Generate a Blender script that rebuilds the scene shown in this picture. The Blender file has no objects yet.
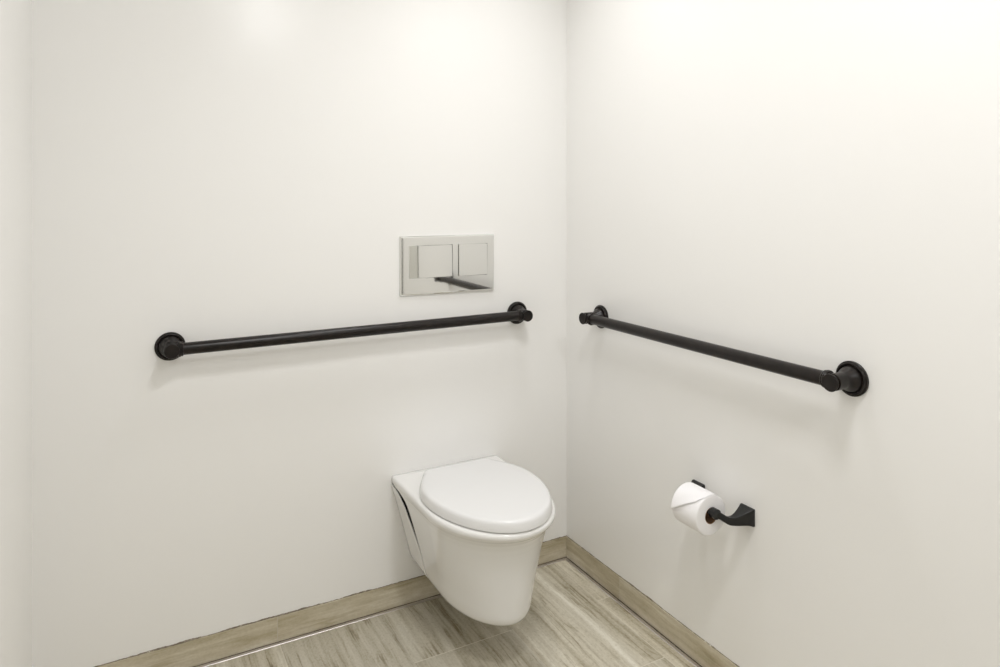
import bpy, bmesh, math
from math import sin, cos, pi, sqrt, radians
from mathutils import Vector, Matrix

scn = bpy.context.scene
COL = scn.collection

# ------------------------------------------------------------------ helpers
def link_mesh(name, bm, mat, parent=None, smooth=True, auto=None):
    bmesh.ops.recalc_face_normals(bm, faces=bm.faces)
    me = bpy.data.meshes.new(name)
    bm.to_mesh(me); bm.free()
    if mat: me.materials.append(mat)
    if smooth:
        me.polygons.foreach_set('use_smooth', [True] * len(me.polygons))
        if auto:
            me.set_sharp_from_angle(angle=radians(auto))
    o = bpy.data.objects.new(name, me); COL.objects.link(o)
    if parent: o.parent = parent
    return o

def thing(name, label, cat, loc, group=None):
    o = bpy.data.objects.new(name, None); COL.objects.link(o)
    o.empty_display_size = .05
    o.location = loc; o['label'] = label; o['category'] = cat
    if group: o['group'] = group
    return o

def box(bm, a, b, bevel=0, seg=2):
    ret = bmesh.ops.create_cube(bm, size=1)
    vs = ret['verts']
    for v in vs:
        v.co = Vector([a[i] + (b[i] - a[i]) * (v.co[i] + .5) for i in range(3)])
    if bevel:
        es = list({e for v in vs for e in v.link_edges})
        bmesh.ops.bevel(bm, geom=es, offset=bevel, segments=seg, profile=.5, affect='EDGES')

def lathe(bm, prof, origin, axis, n=48, cap0=True, cap1=True):
    """prof: list of (t along axis, radius)"""
    ax = Vector(axis).normalized()
    u = ax.orthogonal().normalized(); w = ax.cross(u)
    rings = []
    for t, r in prof:
        rings.append([bm.verts.new(Vector(origin) + ax * t + (u * cos(2*pi*k/n) + w * sin(2*pi*k/n)) * r) for k in range(n)])
    for a, b in zip(rings[:-1], rings[1:]):
        for k in range(n):
            bm.faces.new((a[k], a[(k+1) % n], b[(k+1) % n], b[k]))
    if cap0: bm.faces.new(rings[0][::-1])
    if cap1: bm.faces.new(rings[-1])

# ------------------------------------------------------------------ materials
class NT:
    def __init__(s, name):
        s.m = bpy.data.materials.new(name); s.m.use_nodes = True
        s.t = s.m.node_tree; s.n = s.t.nodes
        s.b = s.n['Principled BSDF']
    def new(s, typ, **kw):
        n = s.n.new(typ)
        for k, v in kw.items(): setattr(n, k, v)
        return n
    def set(s, sock, v):
        if isinstance(v, bpy.types.NodeSocket): s.t.links.new(v, sock)
        else: sock.default_value = v
    def math(s, op, a, b=0., c=0., clamp=False):
        n = s.new('ShaderNodeMath', operation=op, use_clamp=clamp)
        s.set(n.inputs[0], a); s.set(n.inputs[1], b); s.set(n.inputs[2], c)
        return n.outputs[0]
    def mix(s, f, a, b, mode='MIX'):
        n = s.new('ShaderNodeMix', data_type='RGBA', blend_type=mode)
        s.set(n.inputs[0], f); s.set(n.inputs[6], a); s.set(n.inputs[7], b)
        return n.outputs[2]
    def ramp(s, f, stops, interp='LINEAR'):
        n = s.new('ShaderNodeValToRGB'); n.color_ramp.interpolation = interp
        e = n.color_ramp.elements
        while len(e) < len(stops): e.new(.5)
        for i, (p, c) in enumerate(stops):
            e[i].position = p; e[i].color = c if len(c) == 4 else (*c, 1)
        s.set(n.inputs[0], f); return n.outputs[0]
    def noise(s, vec, scale, detail=4, rough=.55, dist=0.):
        n = s.new('ShaderNodeTexNoise')
        s.set(n.inputs['Vector'], vec); n.inputs['Scale'].default_value = scale
        n.inputs['Detail'].default_value = detail; n.inputs['Roughness'].default_value = rough
        n.inputs['Distortion'].default_value = dist
        return n.outputs['Fac']
    def comb(s, x, y, z):
        n = s.new('ShaderNodeCombineXYZ')
        s.set(n.inputs[0], x); s.set(n.inputs[1], y); s.set(n.inputs[2], z); return n.outputs[0]
    def pos(s):
        g = s.new('ShaderNodeNewGeometry'); x = s.new('ShaderNodeSeparateXYZ')
        s.t.links.new(g.outputs['Position'], x.inputs[0]); return g.outputs['Position'], x.outputs
    def bump(s, h, strength, dist):
        n = s.new('ShaderNodeBump'); s.set(n.inputs['Height'], h)
        n.inputs['Strength'].default_value = strength; n.inputs['Distance'].default_value = dist
        s.t.links.new(n.outputs[0], s.b.inputs['Normal'])
    def P(s, **kw):
        for k, v in kw.items(): s.set(s.b.inputs[k.replace('_', ' ')], v)
        return s

def simple(name, col, rough, metal=0., **kw):
    a = NT(name); a.P(Base_Color=(*col, 1), Roughness=rough, Metallic=metal, **kw); return a.m

def wall_material():
    a = NT('painted_wall')
    p, x = a.pos()
    a.P(Base_Color=(.886, .880, .864, 1), Roughness=.22)
    h = a.noise(p, 260, 3, .6)
    h2 = a.noise(p, 14, 2, .5)
    a.bump(a.math('ADD', a.math('MULTIPLY', h, .25), h2), .06, .002)
    return a.m

TW, TL = .305, .61           # floor tile width (x) and length (y)
def stone_color(a, u, v, seedv, p):
    """vein-cut travertine; u across the veins, v along them (metres)"""
    w1 = a.noise(a.comb(a.math('MULTIPLY', u, 6), a.math('MULTIPLY', v, 3.2), seedv), 1.0, 3, .55)
    w2 = a.noise(a.comb(a.math('MULTIPLY', u, 34), a.math('MULTIPLY', v, 14), seedv), 1.0, 3, .6)
    uu = a.math('ADD', u, a.math('ADD', a.math('MULTIPLY', a.math('SUBTRACT', w1, .5), .026), a.math('MULTIPLY', a.math('SUBTRACT', w2, .5), .0055)))
    broad = a.noise(a.comb(a.math('MULTIPLY', uu, 24), a.math('MULTIPLY', v, .9), seedv), 1.0, 3, .55)
    mid = a.noise(a.comb(a.math('MULTIPLY', uu, 75), a.math('MULTIPLY', v, 2.6), a.math('ADD', seedv, 7.3)), 1.0, 5, .65)
    grain = a.noise(a.comb(a.math('MULTIPLY', uu, 210), a.math('MULTIPLY', v, 120), seedv), 1.0, 4, .65)
    f = a.math('ADD', a.math('ADD', a.math('MULTIPLY', broad, .46), a.math('MULTIPLY', mid, .34)), a.math('MULTIPLY', grain, .20))
    ridge = a.math('ABSOLUTE', a.math('SUBTRACT', a.noise(a.comb(a.math('MULTIPLY', uu, 27), a.math('MULTIPLY', v, 1.5), a.math('ADD', seedv, 3.1)), 1.0, 3, .6), .5))
    line = a.math('SUBTRACT', 1., a.math('MULTIPLY', ridge, 26.), clamp=True)
    patch = a.math('MULTIPLY', a.math('SUBTRACT', a.noise(a.comb(a.math('MULTIPLY', u, 13), a.math('MULTIPLY', v, 9), seedv), 1.0, 2, .5), .42), 5., clamp=True)
    f = a.math('SUBTRACT', f, a.math('MULTIPLY', a.math('MULTIPLY', line, patch), .11))
    return f, mid, grain

def floor_material():
    a = NT('travertine_floor_tile')
    p, x = a.pos()
    cu = a.math('DIVIDE', a.math('ADD', x[0], .066 + 20 * TW), TW)
    ci = a.math('FLOOR', cu); cf = a.math('SUBTRACT', cu, ci)
    off = a.math('MULTIPLY', a.math('MODULO', ci, 2.), .5)
    rv = a.math('ADD', a.math('DIVIDE', a.math('ADD', x[1], .272 + 20 * TL), TL), off)
    ri = a.math('FLOOR', rv); rf = a.math('SUBTRACT', rv, ri)
    seed = a.math('ADD', a.math('MULTIPLY', ci, 13.7), a.math('MULTIPLY', ri, 5.31))
    f, fine, pit = stone_color(a, x[0], x[1], seed, p)
    col = a.ramp(f, [(.33, (.20, .165, .10)), (.41, (.37, .33, .24)), (.49, (.51, .47, .375)), (.58, (.62, .585, .49)), (.66, (.73, .70, .61))])
    col = a.mix(a.math('MULTIPLY', a.math('LESS_THAN', pit, .37), .30), col, (.28, .245, .17, 1))
    # per-tile tone, stepping lighter by column toward the right wall
    tone = a.math('ADD', 1., a.math('MULTIPLY', a.math('SINE', a.math('ADD', a.math('MULTIPLY', a.math('SUBTRACT', ci, 18.5), pi / 3), a.math('MULTIPLY', a.math('SUBTRACT', ri, 20.), .3))), .15))
    col = a.mix(1., col, a.comb(tone, tone, tone), 'MULTIPLY')
    # grout joints
    du = a.math('MULTIPLY', a.math('SUBTRACT', .5, a.math('ABSOLUTE', a.math('SUBTRACT', cf, .5))), TW)
    dv = a.math('MULTIPLY', a.math('SUBTRACT', .5, a.math('ABSOLUTE', a.math('SUBTRACT', rf, .5))), TL)
    d = a.math('MINIMUM', du, dv)
    g = a.math('MAXIMUM', a.math('LESS_THAN', dv, .0012), a.math('MULTIPLY', a.math('LESS_THAN', du, .0008), .45))
    col = a.mix(g, col, (.68, .64, .55, 1))
    a.P(Base_Color=col, Roughness=a.math('ADD', .34, a.math('MULTIPLY', fine, .2)))
    a.bump(a.math('SUBTRACT', a.math('MULTIPLY', fine, .3), g), .25, .0015)
    return a.m

def baseboard_material(axis, joint, name):
    a = NT(name)
    p, x = a.pos()
    along = x[axis]
    ti = a.math('FLOOR', a.math('DIVIDE', a.math('ADD', along, 20 * TL - joint), TL))
    tf = a.math('ABSOLUTE', a.math('SUBTRACT', a.math('FRACT', a.math('DIVIDE', a.math('ADD', along, 20 * TL - joint), TL)), .5))
    seed = a.math('MULTIPLY', ti, 9.17)
    f, fine, pit = stone_color(a, x[2], along, seed, p)
    tone = a.noise(a.comb(a.math('MULTIPLY', along, 5), a.math('MULTIPLY', x[2], 22), seed), 1, 4, .6)
    f = a.math('ADD', a.math('MULTIPLY', f, .6), a.math('MULTIPLY', tone, .4))
    col = a.ramp(f, [(.33, (.27, .225, .14)), (.44, (.43, .375, .255)), (.53, (.56, .505, .385)), (.62, (.69, .65, .55))])
    j = a.math('GREATER_THAN', tf, .5 - .0010 / TL)
    col = a.mix(j, col, (.52, .48, .40, 1))
    a.P(Base_Color=col, Roughness=.42)
    a.bump(a.math('MULTIPLY', fine, .3), .25, .0015)
    return a.m

def grout_material():
    a = NT('baseboard_grout')
    p, x = a.pos()
    n = a.noise(p, 75, 4, .6)
    col = a.ramp(n, [(.42, (.17, .14, .10)), (.60, (.30, .26, .20)), (.72, (.62, .58, .50))])
    a.P(Base_Color=col, Roughness=.85)
    return a.m

def bronze_material():
    a = NT('oil_rubbed_bronze')
    p, x = a.pos()
    n = a.noise(p, 55, 3, .6)
    col = a.ramp(n, [(.35, (.0065, .0045, .0038)), (.7, (.014, .0095, .0075))])
    a.P(Base_Color=col, Roughness=.30)
    a.b.inputs['Specular IOR Level'].default_value = .32
    return a.m

M_wall = wall_material()
M_ceil = simple('ceiling_paint', (.87, .87, .865), .6)
M_floor = floor_material()
M_bb_back = baseboard_material(0, -.985, 'baseboard_stone_back')
M_bb_right = baseboard_material(1, -.30, 'baseboard_stone_side')
M_grout = grout_material()
M_trim = simple('anodised_trim_metal', (.72, .685, .69), .33, 1.)
M_bronze = bronze_material()
M_black = simple('satin_black_metal', (.012, .012, .012), .34, .2)
M_gap_shade = simple('gap_shade_brown', (.075, .062, .048), .8)
M_china = simple('white_vitreous_china', (.815, .81, .795), .10)
M_china.node_tree.nodes['Principled BSDF'].inputs['Coat Weight'].default_value = .2
M_lid = simple('white_seat_plastic', (.775, .775, .775), .22)
M_dark = simple('slot_shade_black', (.012, .011, .010), .7)
M_chrome = simple('polished_chrome', (.80, .80, .785), .035, 1.)
M_card = simple('brown_cardboard', (.26, .15, .085), .9)

def paper_material():
    a = NT('tissue_paper')
    p, x = a.pos()
    n = a.noise(p, 900, 2, .6)
    a.P(Base_Color=(.90, .89, .90, 1), Roughness=.95)
    a.bump(n, .25, .0006)
    return a.m
M_paper = paper_material()

# ------------------------------------------------------------------ the room
XL, YF, ZC = -1.5667, -4.1, 2.44
def shell(name, a, b, mat, label=None):
    bm = bmesh.new(); box(bm, a, b)
    o = link_mesh(name, bm, mat, smooth=False); o['kind'] = 'structure'
    if label: o['label'] = label
    return o
T = .10
shell('floor', (XL - T, YF - T, -T), (T, T, 0), M_floor, 'vein-cut travertine look tile floor in running bond')
shell('ceiling', (XL - T, YF - T, ZC), (T, T, ZC + T), M_ceil, 'plain white ceiling')
shell('wall_back', (XL - T, 0, 0), (T, T, ZC), M_wall, 'off-white wall behind the toilet')
shell('wall_right', (0, YF, 0), (T, 0, ZC), M_wall, 'off-white wall with the paper holder')
shell('wall_left', (XL - T, YF, 0), (XL, 0, ZC), M_wall, 'off-white wall at the left edge')
shell('wall_front', (XL - T, YF - T, 0), (T, YF, ZC), M_wall, 'off-white wall behind the viewer')

# unseen door and dark edge, added for their reflection in the chrome
shell('reflection_door_1', (-.006, -2.62, .012), (0, -1.813, 2.04), simple('reflection_door_paint', (.66, .655, .61), .35), 'added beige door, unseen, mirrored in the chrome')
shell('reflection_edge_1', (-.004, -1.811, .0), (0, -1.804, 2.05), simple('reflection_edge_dark', (.10, .09, .08), .6), 'added dark edge strip, unseen, mirrored in the chrome')

BBH, BBT = .0715, .0035
import random
def baseboard(name, axis, mat, label):
    L0 = XL if axis == 0 else YF
    bm = bmesh.new()
    if axis == 0: box(bm, (XL, -BBT, 0), (0, 0, BBH), .0006, 1)
    else: box(bm, (-BBT, YF, 0), (0, -BBT, BBH), .0006, 1)
    o = link_mesh(name, bm, mat, smooth=False); o['kind'] = 'structure'; o['label'] = label
    # ragged grout bead along the top edge
    rnd = random.Random(5 + axis)
    bm = bmesh.new(); n = 420; rings = []
    h = .0026; t = .003
    for k in range(n + 1):
        s = L0 * (1 - k / n) + (-.0005 if axis else 0)
        h = max(.0012, min(.0042, h + rnd.uniform(-.0009, .0009)))
        t = max(.0012, min(.0032, t + rnd.uniform(-.0007, .0007)))
        ring = []
        for (d, z) in ((0, BBH - .001), (t, BBH - .001), (t * .9, BBH + h * .6), (0, BBH + h)):
            ring.append(bm.verts.new((s, -d, z) if axis == 0 else (-d, s, z)))
        rings.append(ring)
    for a, b in zip(rings[:-1], rings[1:]):
        for i in range(4): bm.faces.new((a[i], a[(i+1) % 4], b[(i+1) % 4], b[i]))
    bm.faces.new(rings[0]); bm.faces.new(rings[-1])
    g = link_mesh('grout_line', bm, M_grout, o); g['label'] = 'ragged dark grout line'
baseboard('baseboard_back', 0, M_bb_back, 'tan stone tile baseboard under the back wall')
baseboard('baseboard_right', 1, M_bb_right, 'tan stone tile baseboard under the right wall')

def cove(name, axis, label):
    # low metal edge profile lying between the floor tile and the baseboard tile
    g0, g1 = BBT, BBT + .0046
    prof = [(g1, 0), (g1, .0014)]
    for k in range(9):
        th = pi * k / 8
        prof.append((g1 + .0055 - .0055 * cos(th), .0014 + .0010 * sin(th) - .0006 * k / 8))
    prof.append((g1 + .0110, 0))
    def extrude(prof, nm, mat, par=None):
        bm = bmesh.new(); ends = []
        for s in ((XL, 0.) if axis == 0 else (YF, -BBT)):
            ring = []
            for d, z in prof:                       # mitred at the corner
                if axis == 0: ring.append(bm.verts.new((min(s, -d) if s == 0. else s, -d, z)))
                else: ring.append(bm.verts.new((-d, min(s, -d) if s == -BBT else s, z)))
            ends.append(ring)
        n = len(prof)
        for i in range(n): bm.faces.new((ends[0][i], ends[0][(i+1) % n], ends[1][(i+1) % n], ends[1][i]))
        bm.faces.new(ends[0]); bm.faces.new(ends[1][::-1])
        return link_mesh(nm, bm, mat, par, auto=40)
    o = extrude(prof, name, M_trim); o['kind'] = 'structure'; o['label'] = label
    q = extrude([(g0, 0), (g0, .0006), (g1, .0006), (g1, 0)], 'gap_shade_line', M_gap_shade, o); q['label'] = 'dark strip standing for shade in the gap'  # dark strip that paints shade into the gap beside the baseboard
cove('trim_1', 0, 'thin metal tile strip along the back wall floor edge')
cove('trim_2', 1, 'thin metal tile strip along the right wall floor edge')

# ------------------------------------------------------------------ grab bars
def grab_bar(label, loc, rot, length):
    """local frame: wall is the plane y=0, the room is -y, the rail runs along x from 0 to length"""
    t = thing('grab_bar', label, 'grab bar', loc, 'bronze grab bars'); t.rotation_euler = rot
    S, RR = .054, .0159
    bm = bmesh.new()
    lathe(bm, [(.0120, RR), (length - .0120, RR)], (0, -S, 0), (1, 0, 0), 48)
    link_mesh('rail', bm, M_bronze, t, auto=40)
    for x0, sg in ((0, -1), (length, 1)):
        bm = bmesh.new()
        lathe(bm, [(0, .0370), (.0035, .0376), (.0055, .0374), (.0066, .0362), (.0070, .0345), (.0094, .0335), (.0100, .0322), (.0098, .0300),
                   (.0080, .0290), (.0072, .0284), (.0072, .0200)], (x0, 0, 0), (0, -1, 0), 64)
        link_mesh('flange', bm, M_bronze, t, auto=25)
        bm = bmesh.new()
        lathe(bm, [(.0070, .0276), (.0110, .0274), (.0150, .0262), (.0190, .0240), (.0230, .0214), (.0270, .0190), (.0310, .0174), (.0350, .0167),
                   (.0385, .0168), (.0395, .0180), (.0640, .0180), (.0648, .0160)], (x0, 0, 0), (0, -1, 0), 56)
        link_mesh('post', bm, M_bronze, t, auto=35)
        bm = bmesh.new()
        lathe(bm, [(.0644, .0156), (.0665, .0152), (.0685, .0160), (.0712, .0176), (.0735, .0185), (.0755, .0186), (.0767, .0179), (.0771, .0163),
                   (.0765, .0140), (.0769, .0100), (.0771, .0010)], (x0, 0, 0), (0, -1, 0), 56)
        link_mesh('knob', bm, M_bronze, t, auto=35)
        bm = bmesh.new()
        lathe(bm, [(.0150, .0165), (.0155, .0186), (.0175, .0200), (.0210, .0202), (.0222, .0190), (.0228, .0183), (.0240, .0188),
                   (.0262, .0189), (.0275, .0180), (.0278, .0160)], (x0, -S, 0), (-sg, 0, 0), 48)
        link_mesh('collar', bm, M_bronze, t, auto=35)
    return t
grab_bar('long dark bronze grab bar on the back wall above the toilet', (-1.2611, 0, .8668), (0, -.0038, 0), 1.059)
# on the right wall: local x -> -y, local -y (room) -> -x
grab_bar('shorter dark bronze grab bar on the right wall above the toilet paper', (0, -.2030, .8715), (0, -.0034, -pi/2), .8900)

# ------------------------------------------------------------------ flush plate
def plate_shape():
    PX, PZ = -.4560, 1.0465
    t = thing('flush_plate', 'rectangular polished chrome dual flush plate set in the back wall', 'flush plate', (PX, 0, PZ - .093))
    hx, hz = .1640, .0927
    # frame: bevelled slab with two rectangular openings (built as a grid of strips)
    b1 = (-.1340, .0130, -.0400, .0635); b2 = (.0325, .1370, -.0400, .0635)   # x0,x1,z0,z1 about the plate centre
    bm = bmesh.new()
    th, bv = .009, .006
    zc = .093
    xs = sorted({-hx + bv, b1[0], b1[1], b2[0], b2[1], hx - bv}); zs = sorted({-hz + bv, b1[2], b1[3], hz - bv})
    V = {}
    def v(x, y, z):
        k = (round(x, 5), round(y, 5), round(z, 5))
        if k not in V: V[k] = bm.verts.new((x, y * (1 + 1.78 * x - .33 * z), z + zc))
        return V[k]
    def inside(xm, zm): return any(b[0] < xm < b[1] and b[2] < zm < b[3] for b in (b1, b2))
    for i in range(len(xs) - 1):
        for j in range(len(zs) - 1):
            if inside((xs[i] + xs[i+1]) / 2, (zs[j] + zs[j+1]) / 2): continue
            bm.faces.new((v(xs[i], -th, zs[j]), v(xs[i+1], -th, zs[j]), v(xs[i+1], -th, zs[j+1]), v(xs[i], -th, zs[j+1])))
    # well walls and wells
    for b in (b1, b2):
        c = [(b[0], b[2]), (b[1], b[2]), (b[1], b[3]), (b[0], b[3])]
        for k in range(4):
            p, q = c[k], c[(k+1) % 4]
            bm.faces.new((v(p[0], -th, p[1]), v(q[0], -th, q[1]), v(q[0], -.001, q[1]), v(p[0], -.001, p[1])))
        bm.faces.new([v(x, -.001, z) for x, z in c])
    # bevelled rim: rounded down to the wall
    prev = (0., th)
    steps = 5
    for k in range(1, steps + 1):
        a = k / steps * pi / 2
        cur = (bv * sin(a), th - bv * (1 - cos(a)))
        r0 = [(-hx + bv - prev[0], -hz + bv - prev[0]), (hx - bv + prev[0], -hz + bv - prev[0]), (hx - bv + prev[0], hz - bv + prev[0]), (-hx + bv - prev[0], hz - bv + prev[0])]
        r1 = [(-hx + bv - cur[0], -hz + bv - cur[0]), (hx - bv + cur[0], -hz + bv - cur[0]), (hx - bv + cur[0], hz - bv + cur[0]), (-hx + bv - cur[0], hz - bv + cur[0])]
        for s in range(4):
            p, q = r0[s], r0[(s+1) % 4]; p1, q1 = r1[s], r1[(s+1) % 4]
            bm.faces.new((v(p[0], -prev[1], p[1]), v(q[0], -prev[1], q[1]), v(q1[0], -cur[1], q1[1]), v(p1[0], -cur[1], p1[1])))
        prev = cur
    r0 = [(-hx, -hz), (hx, -hz), (hx, hz), (-hx, hz)]
    for s in range(4):
        p, q = r0[s], r0[(s+1) % 4]
        bm.faces.new((v(p[0], -prev[1], p[1]), v(q[0], -prev[1], q[1]), v(q[0], 0, q[1]), v(p[0], 0, p[1])))
    link_mesh('frame', bm, M_chrome, t, smooth=False)
    # buttons: profile across x as (x fraction, height), slightly raised above the frame
    def button(b, prof, label):
        g = .0011
        k_ = lambda x: 1 + 1.78 * x
        x0, x1, z0, z1 = b[0] + g, b[1] - g, b[2] + g, b[3] - g
        bm = bmesh.new(); rows = []
        for f, y in prof:
            x = x0 + (x1 - x0) * f
            rows.append([bm.verts.new((x, -.0015, z0 + zc)), bm.verts.new((x, (-y + .0008) * k_(x) + .018 * z0, z0 + zc)), bm.verts.new((x, -y * k_(x) + .018 * z0, z0 + .0008 + zc)),
                         bm.verts.new((x, -y * k_(x) + .018 * z1, z1 - .0008 + zc)), bm.verts.new((x, (-y + .0008) * k_(x) + .018 * z1, z1 + zc)), bm.verts.new((x, -.0015, z1 + zc))])
        for a, c in zip(rows[:-1], rows[1:]):
            for i in range(6): bm.faces.new((a[i], a[(i+1) % 6], c[(i+1) % 6], c[i]))
        bm.faces.new(rows[0]); bm.faces.new(rows[-1][::-1])
        o = link_mesh('flush_button', bm, M_chrome, t, smooth=False); o['label'] = label
    button(b1, [(0, .0064), (.006, .0070)] + [(f_, .0070 + sum((.0300 if q_ < 14 else .0300 - (q_ - 14) * .00040) if q_ < 28 else max(0, .0244 - (q_ - 28) * .0011) for q_ in range(int(f_ * 100))) * .00165) for f_ in (.07, .14, .21, .28, .33, .38, .43, .48, .54, .62, .72, .85, .99)] + [(1, .0090)], 'wide left flush button with a scooped edge')
    button(b2, [(0, .0150), (.008, .0158), (.99, .0110), (1, .0102)], 'narrow right flush button')
plate_shape()

# ------------------------------------------------------------------ toilet
XT = -.4603
def hw(d, W, D, dm, wb, p, d0=0.):
    if d <= dm:
        a = (dm - d) / (dm - d0); return W - (W - wb) * a * a
    f = min(1., (d - dm) / (D - dm)); return W * max(0., 1 - f ** p) ** (1 / p)

def u_path(W, D, dm, wb, p, ds, n1=26, n2=30):
    """half outline from the rear (d=ds) round to the nose, as (x>=0, d)"""
    out = []
    for k in range(n1): 
        d = ds + (dm - ds) * k / n1
        out.append((hw(d, W, D, dm, wb, p), d))
    for k in range(n2 + 1):
        th = pi / 2 * k / n2
        s, c = sin(th) ** (2 / p), cos(th) ** (2 / p)
        out.append((W * c if k < n2 else 0., dm + (D - dm) * s))
    return out

# z, W, D, dm, wb
SEC = [(.406, .1718, .501, .27, .175), (.4052, .1768, .506, .27, .18), (.402, .181, .5105, .27, .1838),
       (.397, .1828, .5125, .27, .185), (.391, .1824, .5110, .27, .185), (.384, .1800, .5050, .27, .1848),
       (.375, .1755, .4930, .27, .1842), (.362, .1712, .4820, .265, .1815), (.345, .1672, .4735, .26, .1766),
       (.325, .1625, .4670, .26, .1705), (.30, .1565, .4620, .255, .163), (.25, .1445, .4560, .25, .15),
       (.20, .1322, .4515, .24, .137), (.162, .1248, .448, .235, .1275), (.152, .1227, .4475, .23, .1245), (.141, .1197, .4455, .23, .1195),
       (.132, .1158, .439, .225, .113), (.1245, .1099, .427, .22, .105), (.1185, .1015, .409, .215, .095), (.114, .088, .383, .2, .081), (.1115, .068, .345, .19, .064)]
SLOT = [(.3925, 0.), (.387, .008), (.381, .030), (.377, .056), (.363, .086), (.348, .097), (.328, .104), (.279, .111), (.238, .119), (.180, .122), (.154, .122), (.09, .122)]
GAP = [(.386, .006), (.374, .018), (.358, .034), (.325, .030), (.275, .018), (.222, .008), (.175, .0015), (.09, .0005)]
def lerp_tab(tab, z):
    for a, b in zip(tab[:-1], tab[1:]):
        if a[0] >= z >= b[0]:
            f = (a[0] - z) / (a[0] - b[0]); return [a[i] + (b[i] - a[i]) * f for i in range(1, len(a))]
    return list(tab[0][1:]) if z > tab[0][0] else list(tab[-1][1:])
PF = 1.95
def make_toilet():
    t = thing('toilet', 'white wall-hung toilet with closed oval lid under the flush plate', 'toilet', (XT, 0, .1115))
    z00 = .1115
    zs = sorted({s[0] for s in SEC} | {.3925, .392, .390, .387, .384, .381, .378, .376, .374, .370, .366, .360, .355, .350, .340, .330, .315, .300, .285, .25, .21, .175, .15}, reverse=True)
    # outer shell
    bm = bmesh.new(); rows = []
    for z in zs:
        W, D, dm, wb = lerp_tab(SEC, z)
        ds = lerp_tab(SLOT, z)[0] if z < .3925 else .0
        h = u_path(W, D, dm, wb, PF, ds)
        pts = [(-x, d) for x, d in h] + [(x, d) for x, d in h[::-1][1:]]
        rows.append([bm.verts.new((x, -d, z - z00)) for x, d in pts])
    for a, b in zip(rows[:-1], rows[1:]):
        for i in range(len(a) - 1): bm.faces.new((a[i], a[i+1], b[i+1], b[i]))
    bm.faces.new(rows[0]); bm.faces.new(rows[-1][::-1])
    o = link_mesh('bowl', bm, M_china, t, auto=50)
    md = o.modifiers.new('thick', 'SOLIDIFY'); md.thickness = .005; md.offset = -1
    # recessed side panels behind the shadow gap
    for sg, lab in ((-1, 'left side cover panel'), (1, 'right side cover panel')):
        bm = bmesh.new(); rows = []
        pz = [.3835, .380, .377, .374, .370, .366, .360, .350, .335, .315, .29, .26, .23, .20, .17, .152, .141, .132, .1245, .1185, .114]
        for z in pz:
            W, D, dm, wb = lerp_tab(SEC, z)
            de = max(.004, lerp_tab(SLOT, z + .0045)[0] - lerp_tab(GAP, z)[0])
            if z < .17: de = .119
            row = []
            for k in range(9):
                d = de * k / 8
                x = hw(d, W, D, dm, wb, PF) + .0004
                row.append(bm.verts.new((sg * x, -d, z - z00)))
            rows.append(row)
        for a, b in zip(rows[:-1], rows[1:]):
            for i in range(8): bm.faces.new((a[i], a[i+1], b[i+1], b[i]) if sg < 0 else (b[i], b[i+1], a[i+1], a[i]))
        bmesh.ops.recalc_face_normals(bm, faces=bm.faces)
        # make sure normals look outwards
        if sum(f.normal.x * sg for f in bm.faces) < 0: bmesh.ops.reverse_faces(bm, faces=bm.faces)
        me = bpy.data.meshes.new('side_panel'); bm.to_mesh(me); bm.free()
        me.materials.append(M_china); me.polygons.foreach_set('use_smooth', [True] * len(me.polygons))
        p = bpy.data.objects.new('side_panel', me); COL.objects.link(p); p.parent = t
        md = p.modifiers.new('thick', 'SOLIDIFY'); md.thickness = .0028; md.offset = -1
    # near-black core inside, painting the shade seen through the gap
    bm = bmesh.new(); rows = []
    for z in (.3835, .375, .36, .33, .29, .24, .19, .15):
        W, D, dm, wb = lerp_tab(SEC, z)
        x0, x1 = wb - .0120, hw(.13, W, D, dm, wb, PF) - .0110
        rows.append([bm.verts.new(c) for c in ((-x0, -.002, z - z00), (x0, -.002, z - z00), (x1, -.13, z - z00), (-x1, -.13, z - z00))])
    for a, b in zip(rows[:-1], rows[1:]):
        for i in range(4): bm.faces.new((a[i], a[(i+1) % 4], b[(i+1) % 4], b[i]))
    bm.faces.new(rows[0]); bm.faces.new(rows[-1])
    o = link_mesh('slot_shade_core', bm, M_dark, t, smooth=False)
    o['label'] = 'black core painting the shade in the gap'
    # seat and lid
    def slab(name, prof, mat, lab=None):
        """prof: list of (z, inset); outline shared with the lid"""
        W, D, dm, wb, d0, p = .1755, .5110, .250, .120, .070, 1.95
        bm = bmesh.new(); rows = []
        for z, ins in prof:
            w_, D_, b_, s_ = W - ins, D - ins, wb - ins, d0 + ins
            h = []
            rc = .022                                     # rounded rear corners
            for k in range(7):
                th = pi / 2 * k / 6
                h.append((b_ - rc + rc * sin(th), s_ + rc - rc * cos(th)))
            n1 = 24
            for k in range(1, n1):
                d = s_ + rc + (dm - s_ - rc) * k / n1
                h.append((hw(d, w_, D_, dm, b_, p, s_ + rc), d))
            n2 = 34
            for k in range(n2 + 1):
                th = pi / 2 * k / n2
                h.append((w_ * cos(th) ** (2 / p) if k < n2 else 0., dm + (D_ - dm) * sin(th) ** (2 / p)))
            pts = [(-x, d) for x, d in h] + [(x, d) for x, d in h[::-1][1:]]
            rows.append([bm.verts.new((x, -d, z - z00)) for x, d in pts])
        m = len(rows[0])
        for a, b in zip(rows[:-1], rows[1:]):
            for i in range(m): bm.faces.new((a[i], a[(i+1) % m], b[(i+1) % m], b[i]))
        bm.faces.new(rows[0][::-1]); bm.faces.new(rows[-1])
        o = link_mesh(name, bm, mat, t, auto=50)
        if lab: o['label'] = lab
        return o
    slab('seat', [(.4057, .010), (.4060, .0095), (.4072, .0085), (.4078, .0095)], M_lid)
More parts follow.
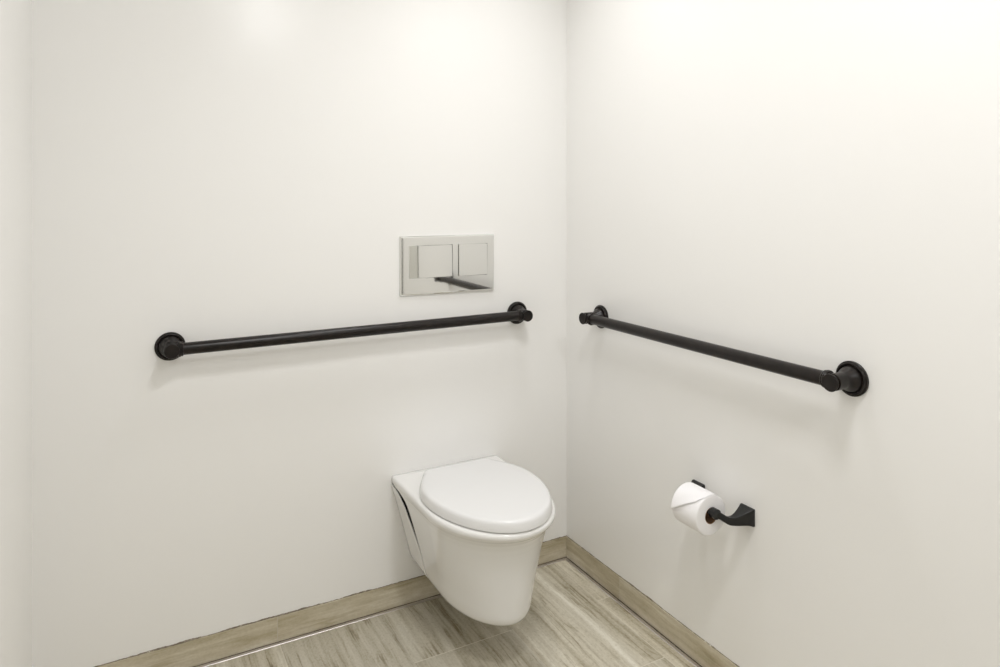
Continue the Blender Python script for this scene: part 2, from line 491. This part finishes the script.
    slab('lid', [(.4079, .005), (.4081, .0020), (.4100, .0), (.4180, .0008), (.4270, .0030), (.4320, .0050), (.4350, .0078), (.4366, .0120), (.4373, .02), (.4378, .05), (.4380, .09)], M_lid)
make_toilet()

# ------------------------------------------------------------------ paper holder and roll
HY, HZ = -.7245, .4690      # centre between the posts, height of the base plates
def make_holder():
    t = thing('toilet_paper_holder', 'black two-post toilet paper holder mounted on the right wall', 'paper holder', (0, HY, HZ))
    AX, AZ = -.0850, .0105                                  # spindle axis, relative to the thing
    for sg in (-1, 1):
        # sweep of rounded-square sections from the wall plate to the spindle
        secs = []   # x, y, z, half width (y), half height (z), roundness
        yb, yt = sg * .0840, sg * .0555
        secs += [(0, yb, 0, .0215, .0215, .08), (-.0050, yb, 0, .0215, .0215, .08), (-.0080, yb, 0, .0200, .0200, .10)]
        for k in range(1, 9):
            f = k / 8
            s = .0200 - .0115 * (1 - (1 - f) ** 1.35)
            x = -.0080 - .042 * f
            secs.append((x, yb + (yt - yb) * (.35 * f * f), -.0085 * f * f * (3 - 2 * f), s - .0010 * f, s + .0012 * f, .10 + .3 * f))
        x0, y0, zz0 = secs[-1][:3]
        for k in range(1, 8):
            f = k / 7
            e = f * f * (3 - 2 * f)
            secs.append((x0 + (AX - .004 - x0) * f, y0 + (yt + sg * .004 - y0) * f, zz0 + (AZ - zz0) * e, .0075 - .0005 * f, .0097 - .0005 * f, .4 + .3 * f))
        bm = bmesh.new(); rings = []
        n = 48
        for (x, y, z, a, b, r) in secs:
            ex = 2 / (2 + 30 * (1 - min(1, r * 1.35)) ** 1.6)      # superellipse exponent: square to round
            ring = []
            for k in range(n):
                th = 2 * pi * (k + .5) / n
                c, s = cos(th), sin(th)
                ring.append(bm.verts.new((x, y + a * math.copysign(abs(c) ** ex, c), z + b * math.copysign(abs(s) ** ex, s))))
            rings.append(ring)
        for p, q in zip(rings[:-1], rings[1:]):
            for k in range(n): bm.faces.new((p[k], p[(k+1) % n], q[(k+1) % n], q[k]))
        bm.faces.new(rings[0]); bm.faces.new(rings[-1])
        # rounded knuckle that carries the spindle
        lathe(bm, [(-.0115, .004), (-.0110, .0100), (-.0090, .0125), (.0080, .0125), (.0105, .0105), (.0110, .004)], (AX, yt, AZ), (0, 1, 0), 28)
        link_mesh('post', bm, M_black, t, auto=35)
    bm = bmesh.new()
    lathe(bm, [(-.050, .0080), (-.002, .0080), (-.002, .0092), (.050, .0092)], (AX, 0, AZ), (0, 1, 0), 32)
    link_mesh('roller', bm, M_black, t, auto=35)
make_holder()

def make_roll():
    R, RI, L = .0500, .0205, .088
    cx, cz = -.0850, HZ + .0105 - (RI - .0012 - .0092)
    t = thing('toilet_paper_roll', 'white toilet paper roll with folded end on the black holder', 'toilet paper', (cx, HY, cz))
    bm = bmesh.new()
    y0 = -L / 2
    lathe(bm, [(y0, RI), (y0, R - .004), (y0 + .0008, R - .0012), (y0 + .003, R), (y0 + L - .003, R), (y0 + L - .0008, R - .0012), (y0 + L, R - .004), (y0 + L, RI), (y0, RI)],
          (0, 0, 0), (0, 1, 0), 96, False, False)
    bmesh.ops.remove_doubles(bm, verts=bm.verts, dist=1e-6)
    link_mesh('paper', bm, M_paper, t, auto=50)
    bm = bmesh.new()
    lathe(bm, [(y0 - .0003, RI - .0012), (y0 - .0003, RI + .0002), (-y0 + .0003, RI + .0002), (-y0 + .0003, RI - .0012), (y0 - .0003, RI - .0012)], (0, 0, 0), (0, 1, 0), 64, False, False)
    link_mesh('cardboard_core', bm, M_card, t, auto=40)
    # folded end of the sheet: pointed flap lying over the roll, edge a little lifted
    bm = bmesh.new(); rows = []
    N = 40; K = 22
    for i in range(N + 1):
        s = i / N                                          # 0 far end .. 1 near end
        if s < .86: tip = 98 - (98 - 46) * (s / .86)
        else: tip = 46 - (46 - 22) * ((s - .86) / .14)
        row = []
        for k in range(K + 1):
            f = k / K
            th = radians(-35 + (tip + 35) * f)
            r = R + .0006 + .0032 * max(0, (f - .72) / .28) ** 2 * (1 if s < .9 else max(0, (1 - s) / .1))
            y = L / 2 - .001 - (L - .002) * s
            row.append(bm.verts.new((-r * sin(th), y, r * cos(th))))
        rows.append(row)
    for a, b in zip(rows[:-1], rows[1:]):
        for k in range(K): bm.faces.new((a[k], a[k+1], b[k+1], b[k]))
    o = link_mesh('folded_sheet', bm, M_paper, t)
    md = o.modifiers.new('thick', 'SOLIDIFY'); md.thickness = .0005; md.offset = 1
make_roll()

# ------------------------------------------------------------------ light and camera
def disk_lamp(loc, size, power, spread, col=(1, .996, 1.0)):
    l = bpy.data.lights.new('ceiling_and_fill_lamp', 'AREA'); l.shape = 'DISK'; l.size = size; l.energy = power; l.color = col; l.spread = radians(spread)
    o = bpy.data.objects.new('ceiling_and_fill_lamp', l); COL.objects.link(o); o.location = loc
disk_lamp((-.76, -1.40, ZC - .012), .34, 13.2, 180)
disk_lamp((-.557, -2.73, ZC - .012), .13, 10.8, 180)
disk_lamp((-.40, -.48, ZC - .012), .26, 2.6, 105)  # fill lamp, added to lift the dark corner and floor

w = bpy.data.worlds.new('room_world'); scn.world = w; w.use_nodes = True
w.node_tree.nodes['Background'].inputs[0].default_value = (1, .98, .95, 1)
w.node_tree.nodes['Background'].inputs[1].default_value = .05

cam = bpy.data.cameras.new('camera'); co = bpy.data.objects.new('camera', cam); COL.objects.link(co)
co.location = (-1.3803, -2.0525, 1.2667); co.rotation_euler = (pi / 2, 0, -.4975)
cam.sensor_width = 36; cam.lens = 701.92 / 1000 * 36
cam.shift_y = -(333.5 - 195.15) / 1000
cam.clip_start = .01
scn.camera = co

scn.view_settings.view_transform = 'Standard'; scn.view_settings.look = 'None'
scn.view_settings.gamma = 1; scn.view_settings.use_curve_mapping = False
scn.view_settings.exposure = -.05
try:
    scn.cycles.use_denoising = True
    scn.cycles.max_bounces = 12; scn.cycles.diffuse_bounces = 8; scn.cycles.sample_clamp_indirect = 8
except Exception: pass
